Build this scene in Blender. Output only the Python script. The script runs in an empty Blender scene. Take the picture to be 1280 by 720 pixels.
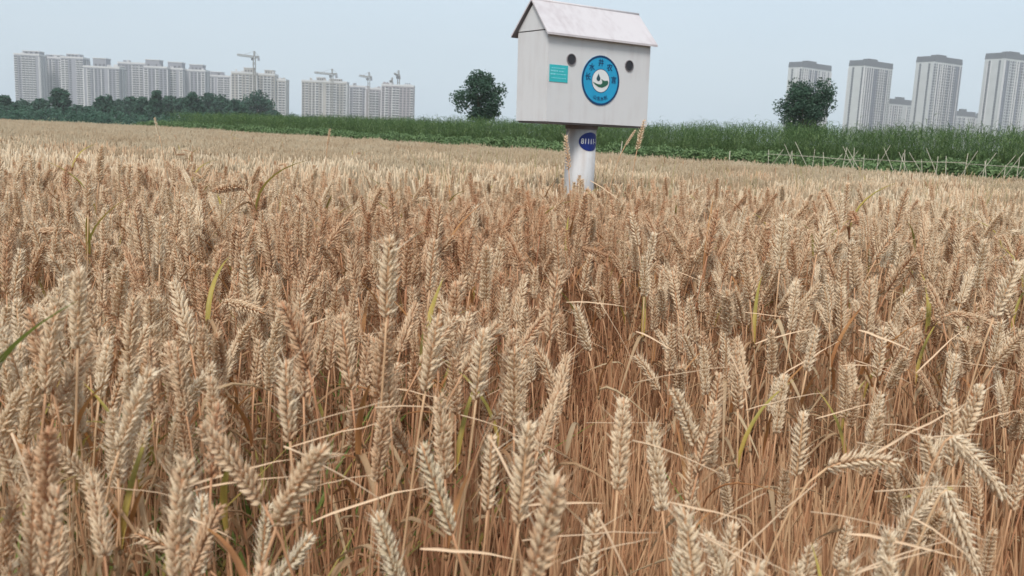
import bpy, math, random
from math import radians as R, sin, cos, pi
from mathutils import Vector as V, Matrix, noise

# ------------------------------------------------------------------ camera, sky, sun
S = bpy.context.scene
COL = S.collection
CAM_Z, PITCH, ROLL, FPX = 1.11, R(9.6), R(2.5), 1140.0
cd = bpy.data.cameras.new('camera'); cam = bpy.data.objects.new('camera', cd); COL.objects.link(cam)
CM = Matrix.Translation((0, 0, CAM_Z)) @ Matrix.Rotation(pi/2 - PITCH, 4, 'X') @ Matrix.Rotation(ROLL, 4, 'Z')
cam.matrix_world = CM
cd.sensor_width = 36; cd.lens = FPX/1280*36; cd.clip_start = .05; cd.clip_end = 9000
S.camera = cam
cd.dof.use_dof = True; cd.dof.focus_distance = 2.8; cd.dof.aperture_fstop = 11
S.view_settings.view_transform = 'Standard'; S.view_settings.look = 'None'
S.view_settings.exposure = .8; S.view_settings.gamma = 1
S.cycles.use_denoising = True
S.cycles.max_bounces = 8; S.cycles.diffuse_bounces = 6; S.cycles.transparent_max_bounces = 6; S.cycles.volume_bounces = 0

SUN_EL, SUN_AZ = R(50), R(-165)          # azimuth from +Y towards +X: the sun stands behind the camera, a little to the left
W = bpy.data.worlds.new('World'); S.world = W; W.use_nodes = True
wn = W.node_tree.nodes; wl = W.node_tree.links
bg = wn['Background']; bg.inputs['Strength'].default_value = .1
sky = wn.new('ShaderNodeTexSky'); sky.sky_type = 'NISHITA'; sky.sun_disc = False
sky.sun_elevation = SUN_EL; sky.sun_rotation = SUN_AZ; sky.dust_density = 3
mx = wn.new('ShaderNodeMix'); mx.data_type = 'RGBA'; mx.inputs['Factor'].default_value = .86
cr_ = wn.new('ShaderNodeValToRGB'); cn = wn.new('ShaderNodeTexNoise'); cn.inputs['Scale'].default_value = 1.6; cn.inputs['Detail'].default_value = 4
cr_.color_ramp.elements[0].position = .3; cr_.color_ramp.elements[1].position = .7      # an even overcast, faintly mottled
cr_.color_ramp.elements[0].color = (3.75, 4.6, 5.3, 1); cr_.color_ramp.elements[1].color = (4.2, 5.0, 5.65, 1)
wc = wn.new('ShaderNodeTexCoord'); wm = wn.new('ShaderNodeMapping'); wm.inputs['Scale'].default_value = (1, 1, 3)
wl.new(wc.outputs['Generated'], wm.inputs[0]); wl.new(wm.outputs[0], cn.inputs['Vector'])
wl.new(cn.outputs['Fac'], cr_.inputs['Fac']); wl.new(cr_.outputs['Color'], mx.inputs['B'])
wl.new(sky.outputs[0], mx.inputs['A']); wl.new(mx.outputs['Result'], bg.inputs['Color'])
sd = bpy.data.lights.new('sun', 'SUN'); sd.energy = 2.0; sd.angle = R(18); sd.color = (1, .96, .9)
so = bpy.data.objects.new('sun', sd); COL.objects.link(so)
sdir = V((sin(SUN_AZ)*cos(SUN_EL), cos(SUN_AZ)*cos(SUN_EL), sin(SUN_EL)))
so.rotation_euler = (-sdir).to_track_quat('-Z', 'Y').to_euler(); so.location = sdir*200

rnd = random.Random(7)
def ray(px, py):
    return (CM.to_3x3() @ V(((px-640)/FPX, -(py-360)/FPX, -1)))
def at(px, py, Y):                                    # the place seen at a pixel, Y metres into the scene
    d = ray(px, py); return V((0, 0, CAM_Z)) + d*(Y/d.y)
CI = CM.inverted()
def proj(p):
    q = CI @ V(p)
    return 640 - FPX*q.x/q.z, 360 + FPX*q.y/q.z, -q.z

# ------------------------------------------------------------------ materials
def mat(name, col, rough=.8, var=.15, scale=6, col2=None, spec=.3, bump=0, tl=0):
    m = bpy.data.materials.new(name); m.use_nodes = True
    n, l = m.node_tree.nodes, m.node_tree.links; b = n['Principled BSDF']
    b.inputs['Roughness'].default_value = rough; b.inputs['Specular IOR Level'].default_value = spec
    tc = n.new('ShaderNodeTexCoord'); no = n.new('ShaderNodeTexNoise')
    no.inputs['Scale'].default_value = scale; no.inputs['Detail'].default_value = 5
    l.new(tc.outputs['Object'], no.inputs['Vector'])
    mi = n.new('ShaderNodeMix'); mi.data_type = 'RGBA'
    c2 = col2 or tuple(c*(1-var*2) for c in col)
    mi.inputs['A'].default_value = (*c2, 1); mi.inputs['B'].default_value = (*col, 1)
    rp = n.new('ShaderNodeValToRGB'); rp.color_ramp.elements[0].position = .3; rp.color_ramp.elements[1].position = .7
    l.new(no.outputs['Fac'], rp.inputs['Fac']); l.new(rp.outputs['Color'], mi.inputs['Factor'])
    l.new(mi.outputs['Result'], b.inputs['Base Color'])
    if bump:
        bp = n.new('ShaderNodeBump'); bp.inputs['Strength'].default_value = bump; bp.inputs['Distance'].default_value = .01
        l.new(no.outputs['Fac'], bp.inputs['Height']); l.new(bp.outputs['Normal'], b.inputs['Normal'])
    if tl: translucent(m, mi.outputs['Result'], tl)
    return m
def translucent(m, colsock, f):
    n, l = m.node_tree.nodes, m.node_tree.links
    t = n.new('ShaderNodeBsdfTranslucent'); ms = n.new('ShaderNodeMixShader'); ms.inputs[0].default_value = f
    l.new(colsock, t.inputs['Color']); l.new(n['Principled BSDF'].outputs[0], ms.inputs[1]); l.new(t.outputs[0], ms.inputs[2])
    l.new(ms.outputs[0], n['Material Output'].inputs['Surface'])
def straw(name, stops, tl=.28, k=(.62, .34, .46)):
    """ripe straw: colour from the crop's own patchiness (tint), the plant (random) and the piece (rnd)"""
    m = bpy.data.materials.new(name); m.use_nodes = True
    n, l = m.node_tree.nodes, m.node_tree.links; b = n['Principled BSDF']
    b.inputs['Roughness'].default_value = .62; b.inputs['Specular IOR Level'].default_value = .3
    a = n.new('ShaderNodeAttribute'); a.attribute_type = 'INSTANCER'; a.attribute_name = 'tint'
    g = n.new('ShaderNodeAttribute'); g.attribute_type = 'GEOMETRY'; g.attribute_name = 'rnd'
    o = n.new('ShaderNodeObjectInfo')
    def mth(op, x, y):
        q = n.new('ShaderNodeMath'); q.operation = op
        for i, s in enumerate((x, y)):
            if isinstance(s, (int, float)): q.inputs[i].default_value = s
            else: l.new(s, q.inputs[i])
        return q.outputs[0]
    s = mth('ADD', mth('MULTIPLY', a.outputs['Fac'], k[0]), mth('ADD', mth('MULTIPLY', o.outputs['Random'], k[1]), mth('MULTIPLY', g.outputs['Fac'], k[2])))
    s = mth('SUBTRACT', s, .29)
    rp = n.new('ShaderNodeValToRGB'); cr = rp.color_ramp
    while len(cr.elements) < len(stops): cr.elements.new(.5)
    for e, (p, c) in zip(cr.elements, stops): e.position = p; e.color = (*c, 1)
    l.new(s, rp.inputs['Fac']); l.new(rp.outputs['Color'], b.inputs['Base Color'])
    if tl: translucent(m, rp.outputs['Color'], tl)
    return m
M = {}
M['ear'] = straw('ripe_ear', [(0, (.85, .72, .54)), (.35, (.80, .635, .44)), (.7, (.68, .45, .275)), (1, (.56, .29, .15))])
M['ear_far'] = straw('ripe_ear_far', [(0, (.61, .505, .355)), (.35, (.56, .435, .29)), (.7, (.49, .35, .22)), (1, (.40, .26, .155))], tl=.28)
M['stem'] = straw('straw_stem', [(0, (.60, .40, .23)), (.5, (.50, .27, .145)), (1, (.36, .155, .08))], tl=0)
M['leaf'] = straw('dry_leaf', [(0, (.55, .42, .26)), (.45, (.42, .27, .15)), (.8, (.36, .19, .09)), (1, (.30, .15, .07))], tl=.3)
M['straw'] = straw('loose_straw', [(0, (.66, .48, .32)), (.5, (.58, .39, .25)), (1, (.48, .29, .18))], tl=0)
M['pale_ear'] = straw('pale_ear', [(0, (.84, .74, .58)), (.5, (.78, .66, .48)), (1, (.70, .57, .38))])
M['green_leaf'] = mat('green_leaf', (.24, .29, .06), .5, scale=9, col2=(.13, .18, .04), tl=.3)
M['yellow_leaf'] = mat('yellow_leaf', (.50, .36, .09), .5, scale=14, col2=(.27, .26, .06), tl=.3)
M['orange_leaf'] = mat('orange_leaf', (.46, .24, .09), .6, scale=12, col2=(.36, .15, .06), tl=.3)
M['soil'] = mat('soil', (.13, .095, .065), .95, scale=3, bump=.6)
M['far_ground'] = mat('far_ground', (.10, .13, .05), .95, scale=.05)
M['reed'] = mat('reed_leaf', (.145, .225, .075), .6, scale=.8, col2=(.08, .14, .05), tl=.38)
M['reed_pale'] = mat('reed_pale', (.24, .31, .12), .6, scale=.8, col2=(.15, .22, .08), tl=.25)
M['shrub'] = mat('shrub_leaf', (.17, .25, .10), .6, scale=.7, col2=(.09, .155, .06), tl=.2)
M['tree'] = mat('tree_leaf', (.055, .11, .065), .6, scale=.6, col2=(.03, .065, .042), tl=.25)
M['far_tree'] = mat('far_tree_leaf', (.055, .125, .075), .7, scale=.2, col2=(.028, .075, .05), tl=.25)
M['bark'] = mat('bark', (.12, .09, .065), .9, scale=8, bump=.5)
M['bamboo'] = mat('bamboo', (.52, .48, .38), .6, scale=5, col2=(.36, .32, .25))
M['glass'] = mat('window_glass', (.02, .024, .04), .35, scale=.2, spec=.5)
M['slate'] = mat('roof_slate', (.06, .065, .08), .8, scale=.3)
M['white_wall'] = mat('pale_render', (.50, .50, .49), .85, scale=.15, var=.06)
M['grey_wall'] = mat('grey_render', (.27, .265, .30), .85, scale=.15, var=.06)
M['lilac'] = mat('lilac_panel', (.17, .175, .24), .7, scale=.3, var=.05)
M['warm_wall'] = mat('bare_concrete', (.42, .38, .34), .9, scale=.12, var=.08)
M['pink_wall'] = mat('rose_render', (.34, .29, .30), .9, scale=.12, var=.06)
M['trim'] = mat('white_trim', (.60, .58, .58), .8, scale=.3, var=.04)
M['steel'] = mat('crane_paint', (.22, .19, .15), .6, scale=1)

# ------------------------------------------------------------------ mesh helpers
class MB:
    def __init__(s): s.v = []; s.f = []; s.m = []; s.r = []; s.cr = .5; s.ms = []
    def mi(s, k):
        if k not in s.ms: s.ms.append(k)
        return s.ms.index(k)
    def add(s, vs, fs, k):
        b = len(s.v); s.v += [tuple(p) for p in vs]; s.r += [s.cr]*len(vs)
        i = s.mi(k)
        for f in fs: s.f.append(tuple(b+q for q in f)); s.m.append(i)
    def box(s, lo, hi, k, T=None):
        x0, y0, z0 = lo; x1, y1, z1 = hi
        vs = [V(p) for p in ((x0,y0,z0),(x1,y0,z0),(x1,y1,z0),(x0,y1,z0),(x0,y0,z1),(x1,y0,z1),(x1,y1,z1),(x0,y1,z1))]
        if T: vs = [T @ p for p in vs]
        s.add(vs, [(0,3,2,1),(4,5,6,7),(0,1,5,4),(1,2,6,5),(2,3,7,6),(3,0,4,7)], k)
    def tube(s, pts, rad, k, n=6, cap=True):
        pts = [V(p) for p in pts]; vs = []; N = len(pts)
        if isinstance(rad, (int, float)): rad = [rad]*N
        ref = None
        for i, p in enumerate(pts):
            t = (pts[min(i+1, N-1)] - pts[max(i-1, 0)]).normalized()
            if ref is None: ref = t.orthogonal().normalized()
            a = (ref - t*ref.dot(t)).normalized(); ref = a; b = t.cross(a)
            for j in range(n):
                q = 2*pi*j/n; vs.append(p + (a*cos(q) + b*sin(q))*rad[i])
        fs = [(i*n+j, i*n+(j+1) % n, (i+1)*n+(j+1) % n, (i+1)*n+j) for i in range(N-1) for j in range(n)]
        if cap: fs += [tuple(range(n))[::-1], tuple(range((N-1)*n, N*n))]
        s.add(vs, fs, k)
    def ovoid(s, base, d, side, L, ra, rb, k, n=5, prof=((0, .45), (.22, .95), (.5, 1), (.8, .62))):
        d = d.normalized(); a = (side - d*side.dot(d)).normalized(); b = d.cross(a); vs = []
        for t, q in prof:
            for j in range(n):
                w = 2*pi*j/n; vs.append(base + d*(L*t) + a*(cos(w)*ra*q) + b*(sin(w)*rb*q))
        vs.append(base + d*L); N = len(prof)
        fs = [(i*n+j, i*n+(j+1) % n, (i+1)*n+(j+1) % n, (i+1)*n+j) for i in range(N-1) for j in range(n)]
        fs += [((N-1)*n+j, (N-1)*n+(j+1) % n, N*n) for j in range(n)]
        s.add(vs, fs, k)
    def blade(s, pts, w, side, k, prof=None, fold=.25):
        """a leaf: two strips with a fold along the midrib"""
        pts = [V(p) for p in pts]; N = len(pts); vs = []
        for i, p in enumerate(pts):
            t = i/(N-1); ww = w*(prof(t) if prof else min(1, .45+3*t)*(1-t**2.2)+.03)
            tg = (pts[min(i+1, N-1)] - pts[max(i-1, 0)]).normalized()
            sd_ = (side - tg*side.dot(tg)).normalized(); nn = tg.cross(sd_)
            vs += [p - sd_*ww*.5 + nn*ww*fold, p, p + sd_*ww*.5 + nn*ww*fold]
        fs = []
        for i in range(N-1):
            for j in range(2): fs.append((i*3+j, i*3+j+1, i*3+3+j+1, i*3+3+j))
        s.add(vs, fs, k)
    def mesh(s, name, smooth=False):
        me = bpy.data.meshes.new(name); me.from_pydata(s.v, [], s.f)
        for k in s.ms: me.materials.append(M[k] if isinstance(k, str) else k)
        me.polygons.foreach_set('material_index', s.m)
        if smooth: me.polygons.foreach_set('use_smooth', [True]*len(s.f))
        a = me.attributes.new('rnd', 'FLOAT', 'POINT'); a.data.foreach_set('value', s.r)
        me.update(); return me
    def build(s, name, parent=None, smooth=False, loc=None):
        return link(name, s.mesh(name, smooth), parent, loc)
def link(name, me, parent=None, loc=None):
    o = bpy.data.objects.new(name, me); COL.objects.link(o)
    if parent: o.parent = parent
    if loc is not None: o.location = loc
    return o
def empty(name, loc=(0, 0, 0), rz=0):
    o = bpy.data.objects.new(name, None); COL.objects.link(o); o.location = loc; o.rotation_euler.z = rz
    o.empty_display_size = .1; return o
def tag(o, label=None, cat=None, group=None, kind=None):
    for k, v in (('label', label), ('category', cat), ('group', group), ('kind', kind)):
        if v: o[k] = v
    return o
def herm(p0, t0, p1, t1, n):
    r = []
    for i in range(n):
        s = i/(n-1); a, b = s*s, s*s*s
        r.append(p0*(2*b-3*a+1) + t0*(b-2*a+s) + p1*(3*a-2*b) + t1*(b-a))
    return r
def nz(x, y, s=0): return noise.noise(V((x, y, s)))

# ------------------------------------------------------------------ ground
def sheet(name, x0, x1, y0, y1, z, nx, ny, k, amp=0):
    b = MB()
    vs = [(x0+(x1-x0)*i/nx, y0+(y1-y0)*j/ny, z + (amp*nz(i*.9, j*.9) if amp else 0)) for j in range(ny+1) for i in range(nx+1)]
    b.add(vs, [(j*(nx+1)+i, j*(nx+1)+i+1, (j+1)*(nx+1)+i+1, (j+1)*(nx+1)+i) for j in range(ny) for i in range(nx)], k)
    return tag(b.build(name), kind='structure')
sheet('ground', -1250, 1250, -300, 1290, 0, 2, 2, 'far_ground')
sheet('field_soil', -46, 22, -6, 43.5, .03, 60, 50, 'soil', .02)

# the field's far edge runs obliquely away to the left
EP = V((8.3, 15.0, 0)); ED = V((-.679, .735, 0)).normalized(); EN = V((.735, .679, 0)).normalized()
FAR_Y = 42.0
def inside(x, y): return (V((x, y, 0)) - EP).dot(EN) < 0 and y < FAR_Y

# ------------------------------------------------------------------ wheat: ears, stems, leaves
def frame(i, pts):
    t = (pts[min(i+1, len(pts)-1)] - pts[max(i-1, 0)]).normalized(); return t
def ear_curve(p, d, L, bend, n):
    """points from the ear's base along its axis; bend = vector the tip droops by"""
    return [p + d*(L*i/(n-1)) + bend*((i/(n-1))**2) for i in range(n)]
def spikelet(b, T, rg, k, awn=0):
    """one spikelet in its own frame: z up along the ear, x out from the rachis"""
    R3 = T.to_3x3(); s = T.median_scale; o = T.translation
    def D(x, y, z): return (R3 @ V((x, y, z))).normalized()
    def P(x, y, z): return T @ V((x, y, z))
    tilt = .46 + rg.uniform(-.2, .22)
    # two outer husks, two side florets and a middle one, each set a little differently
    for q, (fan, out, ln, r) in enumerate(((-.95, .05, .0074, .0016), (.95, .05, .0074, .0016), (-.50, .0, .0102, .0018), (.50, .02, .0102, .0018), (0, .2, .0110, .0019))):
        f2, o2 = fan + rg.uniform(-.16, .16), tilt + out + rg.uniform(-.14, .14)
        d = D(sin(o2), sin(f2)*.75, cos(o2))
        ln *= rg.uniform(.82, 1.15); r *= rg.uniform(.85, 1.15)
        b.cr = min(1, max(0, .45 + rg.uniform(-.4, .4)))
        b.ovoid(P(.0012 + out*.006, fan*.0042, 0), d, D(0, 1, 0), ln*s, r*s, r*.8*s, k, 5, ((0, .5), (.25, 1), (.55, .86), (.82, .42)))
        tip = P(.0012, fan*.004, 0) + d*ln*s
        al = rg.uniform(.003, .012)*s*((1.6 if rg.random() < .2 else 1) + awn*rg.uniform(.3, 1.6))
        if rg.random() < .7:
            e = tip + (d + D(.5, fan, .6)*.5).normalized()*al; c = d.orthogonal().normalized()*.00035*s
            b.add([tip-d*.001*s+c, tip-d*.001*s-c, e], [(0, 1, 2)], k)
SPK = []
for i in range(4):
    rg = random.Random(50+i); b = MB(); spikelet(b, Matrix(), rg, 'ear'); SPK.append(b.mesh('spikelet', True))
SPKT = []
for i in range(3):
    rg = random.Random(70+i); b = MB(); spikelet(b, Matrix(), rg, 'ear', 1.5); SPKT.append(b.mesh('spikelet', True))
SPKP = []
for i in range(3):
    rg = random.Random(60+i); b = MB(); spikelet(b, Matrix(), rg, 'pale_ear'); SPKP.append(b.mesh('spikelet', True))
def spike_frames(pts, side, n, rg, size=1.0):
    """matrices of the spikelets in two ranks along the ear"""
    out = []; L = len(pts)-1
    for i in range(n):
        t = i/(n-1); f = t*L*.93; a = int(f); u = f-a
        p = pts[a].lerp(pts[min(a+1, L)], u); tg = frame(min(a, L-1), pts)
        sd_ = (side - tg*side.dot(tg)).normalized()*(1 if i % 2 else -1)
        if i == n-1: sd_ = tg.orthogonal().normalized()
        sd_ = (Matrix.Rotation(rg.uniform(-.25, .25), 3, tg) @ sd_)
        y = tg.cross(sd_)
        sc = size*(.72 + .42*sin(pi*min(1, .18 + t*.78)))*rg.uniform(.86, 1.14)
        Mx = Matrix((( sd_.x, y.x, tg.x, p.x), (sd_.y, y.y, tg.y, p.y), (sd_.z, y.z, tg.z, p.z), (0, 0, 0, 1)))
        out.append(Mx @ Matrix.Scale(sc, 4))
    return out
def leaf_pts(p, az, L, rise, droop, n=7, curl=0):
    d = V((cos(az), sin(az), 0)); out = []
    for i in range(n):
        t = i/(n-1)
        out.append(p + d*(L*(.12+.88*t)*t*.75 + .004*t) + V((0, 0, L*(rise*t - droop*t*t))) + V((-sin(az), cos(az), 0))*(curl*L*t*t))
    return out, V((-sin(az), cos(az), 0))
VARIANTS = []     # (stem mesh, ear mesh, leaf mesh, kind)
KINDS = ['upright']*8 + ['leaning']*5 + ['bowed']*1 + ['slender']*3
def stalk_geo(rg, kind, H=.75):
    az = rg.uniform(0, 2*pi); h = V((cos(az), sin(az), 0)); Z = V((0, 0, 1))
    lean = {'upright': .035, 'leaning': .12, 'bowed': .10, 'slender': .05}[kind]*rg.uniform(.6, 1.3)
    ang = {'upright': .10, 'leaning': .38, 'bowed': 1.35, 'slender': .2}[kind]*rg.uniform(.6, 1.3)
    L = rg.uniform(.078, .095)*(.9 if kind == 'slender' else 1)
    d = (Z*cos(ang) + h*sin(ang)).normalized()
    eb = V((0, 0, H)) + h*lean - d*L*(.95 if kind != 'bowed' else .2)
    stem = herm(V((0, 0, 0)), Z*H*.8, eb, d*H*(.5 if kind != 'bowed' else .32), 12)
    bend = (h*.5 - Z*.5)*(L*(.35 if kind == 'bowed' else .14 if kind == 'leaning' else .05))
    ear = ear_curve(eb, d, L, bend, 9)
    return stem, ear, h
def make_variant(i, kind):
    rg = random.Random(100+i)
    stem, ear, h = stalk_geo(rg, kind)
    n = rg.choice((24, 26, 29)) if kind != 'slender' else 21
    side = Matrix.Rotation(rg.uniform(0, pi), 3, 'Z') @ V((1, 0, 0))
    b = MB(); b.cr = rg.uniform(.2, .8); b.tube(stem, [.0019 - .0007*j/11 for j in range(12)], 'stem', 5)
    for q in (3, 6, 9): b.tube([stem[q]-V((0,0,.003)), stem[q]+V((0,0,.003))], .0024, 'leaf', 5)
    sm = b.mesh('stem', True)
    b = MB(); b.cr = .6; b.tube(ear, [.0014]*8+[.0006], 'stem', 5)
    for j, Mx in enumerate(spike_frames(ear, side, n, rg, .95 if kind != 'slender' else .8)): spikelet(b, Mx, rg, 'ear', 1 if j > n*.72 else 0)
    em = b.mesh('ear', True)
    lms = []
    for q in range(rg.choice((1, 1, 2))):
        b = MB(); b.cr = rg.random(); p = stem[rg.choice((6, 7, 8, 9))]
        pts, sd_ = leaf_pts(p, rg.uniform(0, 2*pi), rg.uniform(.10, .19), rg.uniform(.3, .9), rg.uniform(.7, 1.5), curl=rg.uniform(-.3, .3))
        b.blade(pts, rg.uniform(.005, .010), sd_, 'leaf', fold=rg.uniform(.1, .5)); lms.append(b.mesh('leaf', True))
    if i % 3 == 1:
        b = MB(); b.cr = rg.random(); pts, sd_ = leaf_pts(stem[9], rg.uniform(0, 2*pi), rg.uniform(.10, .16), rg.uniform(.9, 1.3), rg.uniform(.1, .8), 8, rg.uniform(-.3, .3))
        b.blade(pts, rg.uniform(.006, .010), sd_, 'yellow_leaf' if i % 9 == 4 else 'orange_leaf', fold=.35); lms.append(b.mesh('leaf', True))
    # an old sheath leaf low on the stem
    b = MB(); b.cr = rg.random(); pts, sd_ = leaf_pts(stem[3], rg.uniform(0, 2*pi), rg.uniform(.12, .2), .5, 1.4, 6); b.blade(pts, .008, sd_, 'leaf')
    lms.append(b.mesh('leaf', True))
    return sm, em, lms, kind
for i, k in enumerate(KINDS): VARIANTS.append(make_variant(i, k))

protos = bpy.data.collections.new('wheat_sources')       # sources for the mass of the crop; not linked to the scene
def joined(name, meshes):
    import bmesh
    bm = bmesh.new(); mats = []
    for me in meshes:
        off = {}
        for j, m in enumerate(me.materials):
            if m not in mats: mats.append(m)
            off[j] = mats.index(m)
        n0 = len(bm.faces); bm.from_mesh(me); bm.faces.ensure_lookup_table()
        for f in bm.faces[n0:]: f.material_index = off[f.material_index]
    r = bpy.data.meshes.new(name); bm.to_mesh(r); bm.free()
    for m in mats: r.materials.append(m)
    return r
for i, (sm, em, lm, k) in enumerate(VARIANTS):
    protos.objects.link(bpy.data.objects.new('a%02d' % i, joined('wheat_stalk', [sm, em] + lm)))
NV = len(VARIANTS)
# clumps for the field beyond a few metres: simpler ears, half a metre square
def far_clump(i, n, size, km):
    rg = random.Random(300+i); b = MB()
    for q in range(n):
        x, y = rg.uniform(-size, size), rg.uniform(-size, size)
        H = .75*rg.gauss(1, .055); az = rg.uniform(0, 2*pi); hd = V((cos(az), sin(az), 0)); ln = abs(rg.gauss(0, .09))
        ang = abs(rg.gauss(.08, .2)); d = V((0, 0, cos(ang))) + hd*sin(ang); L = rg.uniform(.075, .095)
        p0 = V((x, y, .12)); eb = V((x, y, H)) + hd*ln - d*L
        b.cr = rg.random(); b.tube([p0, p0.lerp(eb, .55)-hd*ln*.2, eb], .0017, 'stem', 3, False)
        b.cr = min(1, max(0, rg.gauss(.45, .22)))
        r = rg.uniform(.0058, .0078); sd_ = V((rg.uniform(-1, 1), rg.uniform(-1, 1), .2))
        b.ovoid(eb, d, sd_, L, r, r*.85, km, 5, ((0, .4), (.12, .9), (.2, .68), (.32, 1.05), (.42, .75), (.55, 1.0), (.65, .7), (.78, .82), (.88, .5)))
        if rg.random() < .55:
            b.cr = rg.random(); pts, s2 = leaf_pts(p0.lerp(eb, rg.uniform(.6, .95)), rg.uniform(0, 2*pi), rg.uniform(.08, .17), rg.uniform(.2, 1), rg.uniform(.4, 1.3), 5)
            b.blade(pts, rg.uniform(.006, .01), s2, 'leaf')
    me = b.mesh('wheat_clump', True)
    protos.objects.link(bpy.data.objects.new('b%02d' % i, me))
NC = 8
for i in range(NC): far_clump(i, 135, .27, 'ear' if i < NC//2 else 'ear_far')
# green blades in the bottom of the crop
def weed_clump(i):
    rg = random.Random(400+i); b = MB()
    for q in range(16):
        p = V((rg.gauss(0, .05), rg.gauss(0, .05), 0)); L = rg.uniform(.25, .5)
        az = rg.uniform(0, 2*pi); pts, s2 = leaf_pts(p, az, L, 1.2, .5*rg.random(), 6)
        b.blade(pts, rg.uniform(.007, .014), s2, 'green_leaf' if rg.random() < .8 else 'yellow_leaf')
    protos.objects.link(bpy.data.objects.new('c%02d' % i, b.mesh('green_tuft', True)))
for i in range(3): weed_clump(i)

def stem_clump(i):
    rg = random.Random(450+i); b = MB()
    for q in range(26):
        x, y = rg.gauss(0, .07), rg.gauss(0, .07); H = rg.uniform(.34, .60); b.cr = rg.random()
        b.tube([(x, y, 0), (x+rg.gauss(0, .012), y+rg.gauss(0, .012), H*.5), (x+rg.gauss(0, .04), y+rg.gauss(0, .04), H)], .0015, 'stem', 4, False)
        if q % 3 == 0:
            b.cr = rg.random(); pts, s2 = leaf_pts(V((x, y, rg.uniform(.1, .4))), rg.uniform(0, 6.28), rg.uniform(.12, .25), rg.uniform(.3, 1.2), rg.uniform(.5, 1.3), 6, rg.uniform(-.3, .3))
            b.blade(pts, rg.uniform(.005, .009), s2, 'leaf', fold=.4)
    protos.objects.link(bpy.data.objects.new('d%02d' % i, b.mesh('stem_clump')))
for i in range(4): stem_clump(i)

def instancer(coll):
    ng = bpy.data.node_groups.new('scatter_'+coll.name, 'GeometryNodeTree')
    ng.interface.new_socket('Geometry', in_out='INPUT', socket_type='NodeSocketGeometry')
    ng.interface.new_socket('Geometry', in_out='OUTPUT', socket_type='NodeSocketGeometry')
    n, l = ng.nodes, ng.links
    gi, go = n.new('NodeGroupInput'), n.new('NodeGroupOutput')
    ip = n.new('GeometryNodeInstanceOnPoints'); ci = n.new('GeometryNodeCollectionInfo')
    ci.inputs['Collection'].default_value = coll; ci.inputs['Separate Children'].default_value = True; ci.inputs['Reset Children'].default_value = True
    ip.inputs['Pick Instance'].default_value = True
    def na(nm, ty):
        q = n.new('GeometryNodeInputNamedAttribute'); q.data_type = ty; q.inputs['Name'].default_value = nm; return q.outputs[0]
    l.new(gi.outputs[0], ip.inputs['Points']); l.new(ci.outputs[0], ip.inputs['Instance'])
    l.new(na('var', 'INT'), ip.inputs['Instance Index']); l.new(na('rot', 'FLOAT_VECTOR'), ip.inputs['Rotation']); l.new(na('scl', 'FLOAT_VECTOR'), ip.inputs['Scale'])
    l.new(ip.outputs[0], go.inputs[0])
    return ng
def scatter(name, pts, ng):
    """pts: (x, y, z, var, rot, scale, tint)"""
    me = bpy.data.meshes.new(name); me.from_pydata([p[:3] for p in pts], [], [])
    def at_(nm, ty, key, vals): me.attributes.new(nm, ty, 'POINT').data.foreach_set(key, vals)
    at_('var', 'INT', 'value', [p[3] for p in pts]); at_('tint', 'FLOAT', 'value', [p[6] for p in pts])
    at_('rot', 'FLOAT_VECTOR', 'vector', [c for p in pts for c in p[4]]); at_('scl', 'FLOAT_VECTOR', 'vector', [c for p in pts for c in p[5]])
    o = link(name, me); md = o.modifiers.new('scatter', 'NODES'); md.node_group = ng
    return o

def height(x, y):
    h = .73 + .075*max(0, min(1, (y-1.1)/1.1))*max(0, min(1, (5.6-y)/1.4)) - .045*max(0, min(1, (y-4.2)/1.5)) + .06*nz(x*1.3, y*1.1, 3) + .03*nz(x*4, y*3, 5)
    if y < 3:
        h += .10*math.exp(-((x+.22)/.38)**2 - ((y-.95)/.55)**2) + .06*max(0, min(1, -x*1.2))*max(0, 1-y/3)
        h -= .05*max(0, min(1, x*2))*max(0, 1-y/2.2)
    return h
def tint(x, y):
    t = .46 + .65*nz(x*.9, y*.55, 9) + .25*nz(x*2.5, y*2, 11) + .42*math.exp(-((x-.3)/.8)**2 - ((y-2.6)/1.5)**2)
    if x < 0: t -= .12*min(1, -x/max(.5, y*.4))
    t -= .15*min(1, max(0, (y-6)/12))
    return max(0, min(1, t))
POLE = V((.437, 6.394, 0))
HP = [(252, 668, .86), (330, 672, .92), (362, 706, .84), (207, 680, .95), (487, 690, .84), (546, 610, .86), (600, 455, 1.05), (640, 490, 1.12), (612, 590, .95), (655, 590, .80), (688, 620, .88), (738, 690, .86), (852, 705, .86), (908, 700, .95), (1077, 566, 1.0), (1160, 575, 1.0), (1228, 580, .95), (1205, 665, .88), (1150, 640, 1.0), (1000, 555, 1.15), (485, 345, 1.02), (540, 440, .98), (360, 500, .9), (170, 510, .86), (98, 385, .95), (1258, 360, 1.3), (1212, 520, 1.1), (801, 168, 3.3), (788, 172, 3.5), (709, 190, 2.9), (196, 158, 4.2), (411, 168, 4.3), (60, 480, .92), (200, 300, 1.6), (235, 290, 1.7), (110, 240, 1.9), (540, 330, 1.5), (1100, 440, 1.5), (1190, 540, 1.1), (890, 285, 2.2)]     # room left round the singled-out ears
near = []
rg = random.Random(21); NEAR_Y = 4.6
y = .42
sp = .047
y = -.3
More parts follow.
